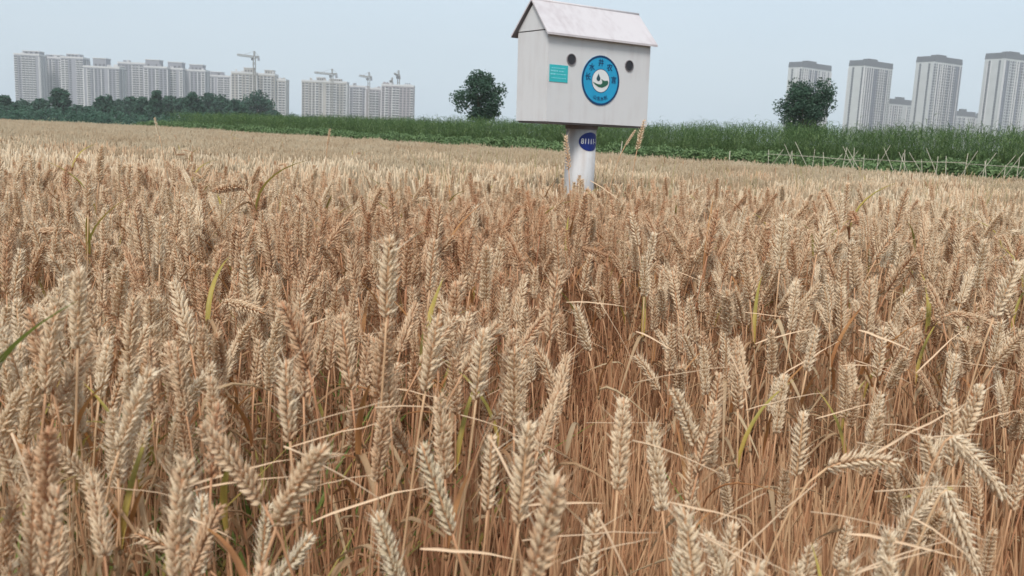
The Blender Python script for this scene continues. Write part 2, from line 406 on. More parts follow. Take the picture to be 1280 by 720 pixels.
while y < NEAR_Y:
    hw = .60*max(y, 0) + 1.5; x = -hw
    while x < hw:
        px_, py_ = x + rg.uniform(-.5, .5)*sp, y + rg.uniform(-.5, .5)*sp
        x += sp
        d = .62 + .95*nz(px_*2.6, py_*1.9, 1)
        if px_ > .05 and py_ < 2.6: d -= .27
        if px_ < -.1 and py_ < 1.7: d -= .12
        d += .35*max(0, min(1, py_-1.6))
        if rg.random() > max(.22, min(1, d)): continue
        h = height(px_, py_)*rg.gauss(1, .06)
        top = V((px_, py_, h))
        if (top - V((0, 0, CAM_Z))).length < .74 or math.hypot(px_, py_) < .28: continue
        u_, v_, w_ = proj(top - V((0, 0, .04)))
        if py_ < 2 and any(abs(u_-a) < 36/c and -70 < v_-b < 60/c + 20 and w_ < c + .12 for a, b, c in HP): continue
        if .03*py_ < px_ < .20*py_ and .75 < py_ < 1.75 and rg.random() < .72: continue
        if .44*py_ < px_ < .52*py_ and .75 < py_ < 1.3 and rg.random() < .6: continue
        k_ = rg.randrange(NV)
        if KINDS[k_] == 'bowed' and rg.random() < .88: k_ = 0
        near.append((px_, py_, 0.02, k_, (rg.gauss(0, .07), rg.gauss(0, .07), rg.uniform(0, 2*pi)), h/.75, max(0, min(1, tint(px_, py_) + rg.gauss(0, .12)))))
    y += sp
# the nearest 270 in view become stalks of their own
def tip(p):
    m = Matrix.Rotation(p[4][1], 3, 'Y') @ Matrix.Rotation(p[4][0], 3, 'X')
    return V(p[:3]) + m @ V((0, 0, p[5]*.71))
def vis(p):
    q = proj(tip(p)); return q[2] > 0 and -10 < q[0] < 1290 and 150 < q[1] < 740
seen = sorted([p for p in near if vis(p)], key=lambda p: (tip(p)-V((0, 0, CAM_Z))).length)
own = seen[:262]; ownset = set(map(id, own))
rest = [p[:5] + ((p[5],)*3, p[6]) for p in near if id(p) not in ownset]
ZONES = ((110, 'below the leftmost flats'), (200, 'below the tall narrow tree'), (290, 'below the spire like tree'), (370, 'below the tall crane'), (450, 'below the middle flats'),
         (540, 'below the end on crane'), (640, 'below the round tree'), (745, 'below the white pole'), (830, 'below the right of the box'), (960, 'between box and bushy tree'),
         (1060, 'below the bushy tree'), (1140, 'below the second tower'), (1210, 'below the third tower'), (9999, 'below the tallest tower'))
ORD = 'first second third fourth fifth sixth seventh eighth ninth tenth eleventh twelfth thirteenth fourteenth fifteenth sixteenth seventeenth eighteenth nineteenth twentieth'.split()
BATCH = {}
def batch(o, px, key, one, many, cat, grp): BATCH.setdefault(key, []).append((px, o, one, many, cat, grp))
def name_batches():
    for rows in BATCH.values():
        rows.sort(key=lambda q: q[0])
        for i, (px, o, one, many, cat, grp) in enumerate(rows):
            lab = one if len(rows) == 1 else 'leftmost of ' + many if i == 0 else 'rightmost of ' + many if i == len(rows)-1 else '%s from left of %s' % (ORD[min(i, 19)], many)
            tag(o, lab, cat, grp)
    BATCH.clear()
POST = {'upright': 'upright', 'leaning': 'leaning', 'bowed': 'bowed over', 'slender': 'slender'}
for p in own:
    sm, em, lm, kind = VARIANTS[p[3]]
    u, v_, _ = proj(tip(p))
    zone = next(w for e, w in ZONES if u < e)
    rowz = 'at bottom' if v_ > 610 else 'low' if v_ > 500 else 'halfway up' if v_ > 390 else 'high'
    root = empty('wheat_stalk', p[:3]); root.rotation_euler = p[4]; root.scale = (p[5],)*3
    batch(root, u, (kind, rowz, zone), '%s wheat stalk, ear %s in the photo, %s' % (POST[kind], rowz, zone), '%s wheat stalks %s, %s' % (POST[kind], rowz, zone), 'wheat', 'ripe wheat stalks in the near crop')
    for nm, me in [('stem', sm), ('ear', em)] + [('leaf', q) for q in lm]:
        o = link(nm, me, root); o['tint'] = p[6]
name_batches()
# mass of the field
y = NEAR_Y + .1
while y < FAR_Y:
    hw = .60*y + 2.5; x = -hw; st = .43
    while x < hw:
        qx, qy = x + rg.uniform(-.12, .12), y + rg.uniform(-.12, .12); x += st
        if not inside(qx + .2, qy + .2): continue
        if (V((qx, qy, 0))-POLE).length < .4: 
            continue
        h = height(qx, qy)*rg.gauss(1, .02); s = h/.75
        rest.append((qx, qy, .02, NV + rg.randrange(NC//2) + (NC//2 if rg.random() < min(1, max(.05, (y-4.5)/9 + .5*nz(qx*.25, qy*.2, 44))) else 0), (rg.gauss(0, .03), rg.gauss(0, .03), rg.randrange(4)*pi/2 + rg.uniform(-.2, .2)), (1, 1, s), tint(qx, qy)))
    y += st
for q in range(230):                    # close round the foot of the pole
    a, rr_ = rg.uniform(0, 2*pi), .135 + .4*rg.random()**.8
    x, Y = POLE.x + cos(a)*rr_, POLE.y + sin(a)*rr_; s = height(x, Y)/.75*rg.gauss(1, .05)
    rest.append((x, Y, .02, rg.randrange(NV-5), (rg.gauss(0, .04), rg.gauss(0, .04), rg.uniform(0, 6.28)), (s,)*3, tint(x, Y)))
# stragglers that stand above the rest
for q in range(420):
    Y = 2 + 24*rg.random()**1.3; x = rg.uniform(-.6, .6)*Y
    if inside(x+.3, Y+.3) and (V((x, Y, 0))-POLE).length > .25:
        s = height(x, Y)/.75*rg.uniform(1.05, 1.17)
        rest.append((x, Y, .02, rg.randrange(NV), (rg.gauss(0, .08), rg.gauss(0, .08), rg.uniform(0, 6.28)), (s,)*3, rg.random()))
for q in range(900):
    Y = .45 + 3.6*rg.random()**.8; x = rg.uniform(-.66, .66)*Y
    if x < -.15*Y and rg.random() < .5: continue
    rest.append((x, Y, .02, NV+NC+3+rg.randrange(4), (0, 0, rg.uniform(0, 6.28)), (1, 1, rg.uniform(.8, 1.05)), max(0, min(1, tint(x, Y)+.1))))
for q in range(160):
    Y = 4 + 12*rg.random(); x = rg.uniform(-.1, .58)*Y
    if inside(x+.3, Y+.3): rest.append((x, Y, .02, NV+NC+rg.randrange(3), (rg.gauss(0, .1), rg.gauss(0, .1), rg.uniform(0, 6.28)), (.35, .35, rg.uniform(1.75, 2.1)), .5))
# green tufts low in the crop, most of them at the left
for q in range(520):
    Y = .5 + 3.5*rg.random(); x = rg.uniform(-.65, .6)*Y
    if rg.random() < (.9 if x < -.12*Y else .04) and nz(x*2, Y*1.5, 20) > -.05:
        s = rg.uniform(.9, 1.3)
        rest.append((x, Y, .02, NV+NC+rg.randrange(3), (0, 0, rg.uniform(0, 6.28)), (s,)*3, .5))
WNG = instancer(protos)
crop = scatter('wheat_crop', rest, WNG)
tag(crop, 'ripe tan wheat field stretching back to the green hedge', 'wheat', kind='stuff')

# ------------------------------------------------------------------ singled-out stalks with every spikelet a piece
def hero(px, py, Y, label, lean=0, toward=0, L=.088, bend=0, pale=False, t=.4, n=24, size=1.0, stemlean=.04, leaf=None):
    """ear centre at (px,py) Y metres in; lean = degrees to the right of vertical as seen"""
    c = at(px, py, Y); a = R(lean)
    d = V((sin(a), -toward, cos(a))).normalized()
    eb = c - d*L*.5; h = V((1, 0, 0))*(1 if lean >= 0 else -1)
    base = V((eb.x - d.x*.12 - stemlean*h.x, eb.y + rnd.uniform(0, .05), .02))
    root = empty('wheat_stalk', base)
    tag(root, label, 'wheat', 'singled out wheat stalks')
    eb -= base; H = eb.z
    down = max(.25, min(1, d.z + .4))
    stem = herm(V((0, 0, 0)), V((0, 0, H*.8)), eb, d*H*.45*down, 14)
    bv = V((cos(a), 0, -abs(sin(a))-.2))*L*bend
    ear = ear_curve(eb, d, L, bv, 9)
    b = MB(); b.cr = .4; b.tube(stem, [.002-.0007*j/13 for j in range(14)], 'stem', 6)
    o = b.build('stem', root, True); o['tint'] = t
    b = MB(); b.cr = .5; b.tube(ear, [.0014]*8+[.0006], 'stem', 5); e = b.build('ear', root, True); e['tint'] = t
    rgx = random.Random(int(px*7+py)); side = V((1, .25*rgx.uniform(-1, 1), .1)) if abs(lean) < 60 else V((0, .4, 1))
    for j, Mx in enumerate(spike_frames(ear, side, n, rgx, size)):
        o = link('spikelet', rgx.choice(SPKP if pale else SPKT if j > n*.75 else SPK), e); o.matrix_local = Mx; o['tint'] = max(0, min(1, t + rgx.uniform(-.1, .1)))
    if leaf:
        k, f, az, LL, w, rise, droop, lab = leaf
        p = stem[f]; pts, sd_ = leaf_pts(p, R(az), LL, rise, droop, 9)
        b = MB(); b.blade(pts, w, V((1, .3, 0)) if abs(cos(R(az))) < .5 else V((.2, 1, .3)), k, fold=.2)
        o = b.build('leaf', root, True); o['tint'] = t
        if lab: o['label'] = lab
    return root
hero(252, 668, .86, 'very pale cream wheat ear standing upright at the bottom left', 2, L=.086, pale=True, t=.1)
hero(330, 672, .92, 'pale slim wheat ear beside the cream ear at the bottom left', 6, pale=True, t=.5, L=.08, size=.85)
hero(362, 706, .84, 'pale wheat ear slanting to the right at the bottom edge', 34, pale=True, t=.2, L=.08)
hero(207, 680, .95, 'wheat ear lying slanted to the left across the bottom left corner', -62, t=.6, bend=.1)
hero(487, 690, .84, 'greenish pale wheat ear leaning left at the bottom edge', -18, pale=True, t=.7, L=.085)
hero(546, 610, .86, 'greenish pale wheat ear leaning left, second from the bottom in the middle', -20, pale=True, t=.8, L=.10, n=26)
hero(600, 455, 1.05, 'upright bristly wheat ear with a notched tip in the middle of the photo', 4, t=.15)
hero(640, 490, 1.12, 'thin wheat ear bending right with whiskers at its tip in the middle', 30, t=.3, bend=-.12, size=.85)
hero(612, 590, .95, 'wheat ear seen edge on between the two broad ears at bottom centre', 1, t=.35, size=.9)
hero(655, 590, .80, 'broad upright wheat ear nearest the lens at bottom centre', 3, t=.35, L=.10, n=26, size=1.1)
hero(688, 620, .88, 'rounded wheat ear directly right of the broad ear at bottom centre', -6, t=.4, L=.09)
hero(738, 690, .86, 'wheat ear just right of bottom centre poking up from the lower edge', 4, t=.3)
hero(852, 705, .86, 'pale wheat ear tip poking up from the bottom edge right of centre', 2, pale=True, t=.4)
hero(908, 700, .95, 'stubby wheat ear with spreading whiskers on the bottom edge at right', 6, t=.3)
hero(1077, 566, 1.0, 'wheat ear arched over to the right in the lower right', 62, t=.3, bend=.35, L=.085, stemlean=.02)
hero(1160, 575, 1.0, 'wheat ear leaning left with its tip up in the lower right', -28, t=.25, bend=.2, L=.09)
hero(1228, 580, .95, 'wheat ear drooping to the right beside the right edge', 128, t=.15, bend=.1, L=.095, stemlean=.02)
hero(1205, 665, .88, 'wheat ear hanging down to the right in the bottom right corner', 152, t=.15, L=.10, bend=.03, stemlean=.05)
hero(1150, 640, 1.0, 'plump greyish wheat ear standing under the leaning ear at lower right', -4, t=.1)
hero(1000, 555, 1.15, 'upright wheat ear left of the arched ear in the lower right', 1, t=.2)
hero(485, 345, 1.02, 'tallest broad wheat ear in the left middle with a pointed tip', 1, t=.3, L=.095, n=26, size=1.1)
hero(540, 440, .98, 'wheat ear leaning right below the tallest broad ear', 8, t=.35, L=.09)
hero(360, 500, .9, 'blunt topped wheat ear in the left middle', -3, t=.35)
hero(170, 510, .86, 'plump pale wheat ear leaning right in the left foreground', 22, t=.1, size=1.05)
hero(98, 385, .95, 'upright wheat ear rising at the left beside the green leaf', 3, t=.2)
hero(1258, 360, 1.3, 'wheat ear leaning right near the right edge at mid height', 16, t=.1)
hero(1212, 520, 1.1, 'wheat ear at right between the drooping ears and the edge', 12, t=.2)
hero(801, 168, 3.3, 'lone tall wheat ear standing in front of the hedge right of the pole', 10, t=.3, L=.11, stemlean=.01)
hero(788, 172, 3.5, 'thin wheat ear on a bent stalk beside the lone tall ear', 30, t=.15, L=.07, size=.6, stemlean=.06)
hero(709, 190, 2.9, 'tall wheat ear in front of the left edge of the white pole', -8, t=.5, L=.11)
hero(196, 158, 4.2, 'pale tall wheat ear showing above the field edge at the far left', -14, pale=True, t=.3, L=.085, size=.75)
hero(411, 171, 4.3, 'tall wheat ear showing above the field edge left of the round tree', 8, t=.4, L=.08, size=.7)
hero(-12, 440, .88, 'wheat ear with a long green blade at the left edge', 2, t=.1, leaf=('green_leaf', 13, 20, .105, .019, .95, .05, 'long green leaf'))
hero(200, 300, 1.6, 'wheat ear with an upright orange dry leaf at upper left', 2, t=.3, leaf=('orange_leaf', 10, 60, .15, .012, 1.1, .1, 'orange dry leaf'))
hero(235, 290, 1.7, 'wheat ear with a folded rust coloured leaf at upper left', -3, t=.4, leaf=('orange_leaf', 11, -70, .12, .014, .9, .3, 'rust coloured leaf'))
hero(110, 240, 1.9, 'wheat ear with a yellow orange leaf at far left', 2, t=.3, leaf=('yellow_leaf', 11, 30, .13, .012, 1.2, .2, 'yellow orange leaf'))
hero(540, 330, 1.5, 'wheat ear with a yellow leaf right of the tallest broad ear', 4, t=.4, leaf=('yellow_leaf', 10, 80, .17, .012, 1, .2, 'yellow leaf'))
hero(1100, 440, 1.5, 'wheat ear with a short yellow green leaf at right', 2, t=.2, leaf=('yellow_leaf', 9, 15, .09, .011, .4, .3, 'yellow green leaf'))
hero(1190, 540, 1.1, 'wheat ear with a level yellow green leaf beside the drooping ear', -8, t=.2, leaf=('yellow_leaf', 12, 190, .11, .010, .1, .25, 'yellow green leaf'))
hero(890, 285, 2.2, 'wheat ear with a tall rust brown leaf spike right of the pole', 4, t=.9, leaf=('orange_leaf', 11, 75, .16, .012, 1.3, .1, 'rust brown leaf'))

# ------------------------------------------------------------------ loose straws lying across the ears
def straw_piece(px, py, Y, ang, L, w, label, group=None):
    c = at(px, py, Y); a = R(ang); d = V((cos(a), rnd.uniform(-.3, .3), -sin(a))).normalized()
    pts = [d*(L*(t-.5)) + V((0, 0, -.025*L*(2*t-1)**2)) + V((0, 0, rnd.gauss(0, .006*L))) for t in [i/6 for i in range(7)]]
    b = MB(); b.cr = rnd.uniform(0, .35)
    if rnd.random() < .5: b.tube(pts, [w*.4*(1-.5*i/6) for i in range(7)], 'straw', 5)
    else: b.blade(pts, w*1.2, V((0, .6, 1)), 'straw', fold=.35)
    o = b.build('loose_straw', None, True, c); o['tint'] = rnd.uniform(0, .25)
    return tag(o, label, 'straw', group)
straw_piece(1135, 680, .84, 10, .12, .0026, 'long pale straw lying across the stalks at bottom right', 'loose straws')
straw_piece(770, 690, .82, 62, .09, .0026, 'steep pale straw at the bottom right of centre', 'loose straws')
straw_piece(590, 690, .82, 8, .10, .0026, 'curved pale straw lying level along the bottom centre', 'loose straws')
straw_piece(520, 508, .98, 2, .09, .0026, 'level pale straw crossing the ears left of centre', 'loose straws')
straw_piece(430, 515, .95, -22, .11, .0020, 'pale straw rising to the right below the left middle', 'loose straws')
straw_piece(925, 470, 1.1, 62, .07, .0026, 'steep straw sloping down to the right in the right middle', 'loose straws')
straw_piece(1110, 425, 1.2, 18, .08, .0026, 'bent straw sloping gently at right beside the standing ears', 'loose straws')
straw_piece(420, 590, .86, 34, .12, .0026, 'thick straw sloping down to the right in the left foreground', 'loose straws')
straw_piece(40, 610, .84, 70, .12, .0032, 'steep leaf like straw in the bottom left corner', 'loose straws')
straw_piece(850, 570, .95, 18, .11, .0026, 'straw slanting across the open stems right of centre', 'loose straws')
straw_piece(760, 240, 2.6, 32, .13, .0032, 'broken straw leaning against the foot of the white pole', 'loose straws')
for q in range(95):
    u, v_ = rnd.uniform(10, 1270), 265 + 440*rnd.random()
    if rnd.random() < (.35 if u < 500 else .2): continue
    Y = .42/math.tan(PITCH + math.atan((v_-360)/FPX))*rnd.uniform(.8, .95); Y = max(.8, Y)
    zone = next(w for e, w in ZONES if u < e)
    dep = 'nearest' if v_ > 540 else 'near' if v_ > 400 else 'farther'
    o_ = straw_piece(u, v_, Y, rnd.choice((-1, 1))*abs(rnd.gauss(8, 22)), rnd.uniform(.06, .15), rnd.uniform(.0014, .0026),
                None, None)
    batch(o_, u, (dep, zone), 'thin loose straw among the %s ears, %s' % (dep, zone), 'loose straws among %s ears, %s' % (dep, zone), 'straw', 'loose straws')

name_batches()
# ------------------------------------------------------------------ the box on its pole
def wall_mat(name, col, stain):
    m = bpy.data.materials.new(name); m.use_nodes = True
    n, l = m.node_tree.nodes, m.node_tree.links; b = n['Principled BSDF']; b.inputs['Roughness'].default_value = .65
    tc = n.new('ShaderNodeTexCoord'); mp = n.new('ShaderNodeMapping'); mp.inputs['Scale'].default_value = (22, 22, 1.6)
    n1 = n.new('ShaderNodeTexNoise'); n1.inputs['Scale'].default_value = 1; n1.inputs['Detail'].default_value = 6
    n2 = n.new('ShaderNodeTexNoise'); n2.inputs['Scale'].default_value = 5; n2.inputs['Detail'].default_value = 6
    l.new(tc.outputs['Object'], mp.inputs[0]); l.new(mp.outputs[0], n1.inputs['Vector']); l.new(tc.outputs['Object'], n2.inputs['Vector'])
    mu = n.new('ShaderNodeMath'); mu.operation = 'MULTIPLY'; l.new(n1.outputs['Fac'], mu.inputs[0]); l.new(n2.outputs['Fac'], mu.inputs[1])
    rp = n.new('ShaderNodeValToRGB'); rp.color_ramp.elements[0].position = .22; rp.color_ramp.elements[1].position = .46
    rp.color_ramp.elements[0].color = (*col, 1); rp.color_ramp.elements[1].color = (*stain, 1)
    l.new(mu.outputs[0], rp.inputs['Fac']); l.new(rp.outputs['Color'], b.inputs['Base Color'])
    bp = n.new('ShaderNodeBump'); bp.inputs['Strength'].default_value = .12; bp.inputs['Distance'].default_value = .01
    l.new(n2.outputs['Fac'], bp.inputs['Height']); l.new(bp.outputs['Normal'], b.inputs['Normal'])
    return m
M['box_wall'] = wall_mat('box_paint', (.61, .605, .61), (.54, .515, .515))
M['box_roof'] = wall_mat('box_roof', (.56, .52, .53), (.47, .42, .43))
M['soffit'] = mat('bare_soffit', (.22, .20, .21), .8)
M['pole'] = wall_mat('pole_paint', (.58, .58, .59), (.44, .40, .38))
M['ring'] = mat('sign_blue', (.02, .33, .58), .4, var=.08, scale=8)
M['navy'] = mat('sign_navy', (.008, .05, .14), .4, var=.1)
M['plate'] = mat('plate_blue', (.012, .03, .20), .35, var=.15)
M['white'] = mat('sign_white', (.72, .74, .74), .5, var=.04)
M['teal'] = mat('sticker_teal', (.04, .46, .50), .45, var=.06, scale=20)
M['teal_pale'] = mat('sticker_print', (.25, .68, .74), .5, var=.05)
M['drop'] = mat('sign_drop', (.04, .09, .11), .5)
M['sleaf'] = mat('sign_green', (.02, .09, .06), .5, scale=30, col2=(.03, .13, .08))
M['mesh_dark'] = mat('vent_mesh', (.05, .05, .055), .6)
PHI, BW, BD, BH, RH = 0.61, .881, .340, .577, .186
well = empty('well_box', (POLE.x, POLE.y, 0))
tag(well, 'white gable roofed box on a thick round pole standing in the wheat', 'box')
TB = Matrix.Translation(V((.173, 6.002, 1.198)) - POLE) @ Matrix(((1, 0, -.018, 0), (0, 1, .001, 0), (0, 0, 1, 0), (0, 0, 0, 1))) @ Matrix.Rotation(PHI, 4, 'Z')
def bpart(b, name, parent=well, smooth=False):
    b.v = [tuple(TB @ V(p)) for p in b.v]; return b.build(name, parent, smooth)
# walls as four separate panels around a floor, so the joints at the corners are real
t = .018
b = MB(); b.box((0, 0, 0), (BW, t, BH), 'box_wall'); bpart(b, 'front_panel')
b = MB(); b.box((0, BD-t, 0), (BW, BD, BH), 'box_wall'); bpart(b, 'back_panel')
for x0 in (-.003, BW-t+.003):
    b = MB(); b.box((x0, .004, .0), (x0+t, BD-.004, BH-.003), 'box_wall'); bpart(b, 'side_panel')
b = MB(); b.box((.012, .012, -.012), (BW-.012, BD-.012, .012), 'soffit'); bpart(b, 'floor_panel')
for x0 in (-.004, BW-.014):
    b = MB(); e = .004
    b.add([(x0, .0, BH+e), (x0, BD, BH+e), (x0, BD/2, BH+RH-.012), (x0+.018, .0, BH+e), (x0+.018, BD, BH+e), (x0+.018, BD/2, BH+RH-.012)],
          [(0, 2, 1), (3, 4, 5), (0, 3, 5, 2), (2, 5, 4, 1), (1, 4, 3, 0)], 'box_wall'); bpart(b, 'gable')
b = MB()
ov, oe, th = .034, .035, .014
for sgn in (0, 1):
    def yy(v): return v if sgn == 0 else BD - v
    sl = RH/(BD/2)
    y0, z0 = -ov, BH - ov*sl + .004
    P = [(-oe, yy(y0), z0), (BW+oe, yy(y0), z0), (BW+oe-.01, yy(BD/2), BH+RH+.004), (-oe+.012, yy(BD/2), BH+RH+.004)]
    Q = [(p[0], p[1], p[2]+th) for p in P]
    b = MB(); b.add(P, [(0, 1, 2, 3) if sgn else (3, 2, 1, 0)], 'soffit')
    b.add(P+Q, [(4, 5, 6, 7), (0, 1, 5, 4), (1, 2, 6, 5), (2, 3, 7, 6), (3, 0, 4, 7)], 'box_roof'); bpart(b, 'roof_slope')
b = MB(); b.tube([(-oe+.012, BD/2, BH+RH+.012), (BW+oe-.01, BD/2, BH+RH+.012)], .011, 'box_roof', 8); bpart(b, 'ridge_cap', smooth=True)
b = MB(); b.box((.004, -.005, BH-.03), (BW-.004, -.0005, BH-.006), 'soffit'); bpart(b, 'eave_shade_strip')  # dark strip in the soffit colour, painting in the shade below the eave
# printed circle on the front
def disc(b, cx, cz, r0, r1, yd, k, n=48, sx=1):
    vs = []
    for j in range(n):
        a = 2*pi*j/n
        vs += [(cx+cos(a)*r1*sx, yd, cz+sin(a)*r1), (cx+cos(a)*r0*sx, yd, cz+sin(a)*r0)]
    b.add(vs, [(2*j, 2*((j+1) % n), 2*((j+1) % n)+1, 2*j+1) for j in range(n)], k)
def fdisc(b, cx, cz, r, yd, k, n=48, sx=1):
    b.add([(cx+cos(2*pi*j/n)*r*sx, yd, cz+sin(2*pi*j/n)*r) for j in range(n)], [tuple(range(n))], k)
LC = (.443, .287)
b = MB(); b.tube([(LC[0], -.003, LC[1]), (LC[0], -.0005, LC[1])], .163, 'ring', 48); lg = bpart(b, 'emblem')
b = MB(); disc(b, *LC, .150, .1635, -.0042, 'navy'); bpart(b, 'emblem_rim', lg)
b = MB(); fdisc(b, LC[0], LC[1]-.002, .074, -.0040, 'white'); disc(b, LC[0], LC[1]-.002, .074, .078, -.0041, 'navy'); bpart(b, 'emblem_centre', lg)
# water drop over a hand shaped leaf
b = MB(); dr = []
for j in range(24):
    a = 2*pi*j/24; r = .017*(1-.35*sin(a)*(1 if sin(a) > 0 else 0)); dr.append((LC[0]-.022+cos(a)*r*(1 if sin(a) < 0 else (1-.85*sin(a)**1.5)), -.0052, LC[1]+.012+sin(a)*(.017 if sin(a) < 0 else .034)))
b.add(dr, [tuple(range(24))], 'drop'); bpart(b, 'water_drop', lg)
b = MB(); lf = [(-.074, -.004), (-.05, -.012), (-.025, -.019), (0, -.019), (.012, -.010), (.010, .004), (.002, .018), (.016, .010), (.034, .006), (.058, .010), (.066, -.002), (.060, -.018), (.040, -.030), (.012, -.040), (-.018, -.038), (-.048, -.024)]
b.add([(LC[0]+x, -.0054, LC[1]-.006+z) for x, z in lf], [tuple(range(16))[::-1]], 'sleaf'); bpart(b, 'leaf_emblem', lg)
def text_mesh(s, size):
    c = bpy.data.curves.new('lettering', 'FONT'); c.body = s; c.size = size; c.align_x = 'CENTER'; c.align_y = 'CENTER'; c.resolution_u = 3
    o = bpy.data.objects.new('lettering', c); COL.objects.link(o)
    dg = bpy.context.evaluated_depsgraph_get(); me = bpy.data.meshes.new_from_object(o.evaluated_get(dg))
    bpy.data.objects.remove(o); return [v.co.copy() for v in me.vertices], [tuple(p.vertices) for p in me.polygons]
def put_text(s, size, cx, cz, rot, k, b, yd=-.0046, bold=0):
    vs, fs = text_mesh(s, size); q = Matrix.Rotation(rot, 3, 'Z')
    offs = ((0, 0),) if not bold else ((-bold, 0), (bold, .0), (0, bold))
    for i, (ox, oz) in enumerate(offs):
        b.add([(cx+(q @ v).x+ox, yd-.0001*i, cz+(q @ v).y+oz) for v in vs], fs, k)
b = MB(); rr = .113
for ch, a in (('长', 172), ('水', 136), ('井', 92), ('农', 50), ('言', 4)):
    put_text(ch, .05, LC[0]+cos(R(a))*rr, LC[1]+sin(R(a))*rr, R(0), 'navy', b, bold=.0012)
for j, ch in enumerate('山东水利'):
    a = 248 + j*15; put_text(ch, .03, LC[0]+cos(R(a))*.122, LC[1]+sin(R(a))*.122, R(a-270), 'navy', b, bold=.0006)
bpart(b, 'ring_lettering', lg)
# teal sticker with rows of print
b = MB(); b.box((.014, -.003, .254), (.163, -.0005, .362), 'teal'); st_ = bpart(b, 'sticker')
b = MB()
for j, (z, x0, x1, h) in enumerate(((.338, .03, .14, .006), (.318, .022, .08, .010), (.318, .09, .13, .008), (.298, .022, .062, .010), (.300, .07, .15, .006), (.276, .03, .148, .005))):
    x = x0
    while x < x1:
        w = rnd.uniform(.005, .012); b.box((x, -.0042, z), (min(x+w, x1), -.0036, z+h), 'teal_pale'); x += w + .004
bpart(b, 'sticker_print', st_)
for cx_, cz_ in ((.189, .404), (.691, .402)):
    b = MB(); n = 28
    for r0, r1, ya, yb in ((.033, .038, -.006, 0),):
        vs = []
        for j in range(n):
            a = 2*pi*j/n
            for rr_, y_ in ((r1, yb), (r1, ya), (r0, ya), (r0, yb+.012)): vs.append((cx_+cos(a)*rr_, y_, cz_+sin(a)*rr_))
        fs = [(4*j+q, 4*((j+1) % n)+q, 4*((j+1) % n)+q+1, 4*j+q+1) for j in range(n) for q in range(3)]
        b.add(vs, fs, 'soffit')
    vt = bpart(b, 'vent')
    b = MB(); fdisc(b, cx_, cz_, .037, -.0012, 'mesh_dark', 28); bpart(b, 'vent_backing', vt)
    b = MB()
    for j in range(-3, 4):
        w = math.sqrt(max(0, .036**2-(j*.01)**2)); b.box((cx_+j*.01-.0012, -.0035, cz_-w), (cx_+j*.01+.0012, -.0018, cz_+w), 'slate')
    bpart(b, 'vent_grille', vt)
# pole, collar, number plate
PR = .1045
b = MB(); b.tube([(0, 0, -.02), (.0, 0, .4), (-.003, 0, .8), (-.006, 0, 1.186)], PR, 'pole', 40); bpole = b.build('pole', well, True)
for p in bpole.data.polygons:
    if len(p.vertices) > 4: p.use_smooth = False
b = MB(); b.tube([(-.006, 0, 1.160), (-.006, 0, 1.1855)], PR+.008, 'soffit', 40); b.build('collar', well, False)
def cyl(a, z, r): return V((sin(a)*r - .005, -cos(a)*r, z))
PA, PZ = R(33), 1.078          # the plate's middle, seen from the front and turned to the right
b = MB(); vs = []; fs = []; NX, NR = 40, 8
for j in range(NR+1):
    for i in range(NX):
        a = 2*pi*i/NX; q = j/NR; vs.append(cyl(PA + cos(a)*q*.78, PZ + sin(a)*q*.063, PR+.0025))
for j in range(NR):
    for i in range(NX): fs.append((j*NX+i, j*NX+(i+1) % NX, (j+1)*NX+(i+1) % NX, (j+1)*NX+i))
b.add(vs, fs, 'plate'); pl = b.build('number_plate', well, True)
b = MB(); tv, tf = text_mesh('81111-1', .052)
for ox in (-.0005, .0005): b.add([cyl(PA + .02 + (v.x+ox)/PR*.80, PZ + v.y, PR+.0042+ox*.1) for v in tv], tf, 'white')
b.build('plate_number', pl)

# ------------------------------------------------------------------ bamboo fence on the right
fence = empty('bamboo_fence', EP - EN*.25); tag(fence, 'low rustic fence of crossed bamboo stakes along the hedge foot', 'fence')
fr = random.Random(5)
def fpt(u, off, z): return ED*(-u) + EN*off + V((0, 0, z))      # u metres to the right along the edge
u = -4.6; us = []
while u < 7.5:
    us.append(u); u += fr.uniform(.14, .34)
for u in us:
    b = MB(); h = fr.uniform(.95, 1.14); ln = fr.gauss(0, .10)
    b.tube([fpt(u, 0, 0), fpt(u+ln*.5, fr.uniform(-.03, .03), h*.5), fpt(u+ln, 0, h)], [.0075, .006, .0045], 'bamboo', 6); b.build('stake', fence, True)
    if fr.random() < .85:
        s = fr.choice((-1, 1)); b = MB(); b.tube([fpt(u-s*.24, -.02, .3), fpt(u+s*fr.uniform(.2, .35), -.03, fr.uniform(1.0, 1.2))], [.006, .004], 'bamboo', 5); b.build('brace', fence, True)
u = -4.7
while u < 7.4:
    b = MB(); L = fr.uniform(1.8, 2.6); b.tube([fpt(u, -.02, .93+fr.gauss(0, .01)), fpt(u+L*.5, -.025, .925), fpt(u+L, -.02, .93+fr.gauss(0, .03))], .0055, 'bamboo', 5); b.build('rail', fence, True); u += L-.1
# a few lone stakes further left
for q, (pu, lab) in enumerate(((-8.6, 'lone leaning stake at the hedge foot left of the bamboo fence'), (-5.6, 'lone short stake next to the left end of the bamboo fence'))):
    b = MB(); b.tube([(0, 0, 0), (.06*(1-q), 0, 1.05-.1*q)], [.012, .008], 'bamboo', 6); tag(b.build('stake', None, True, EP - EN*.2 + ED*(-pu)), lab, 'stake')

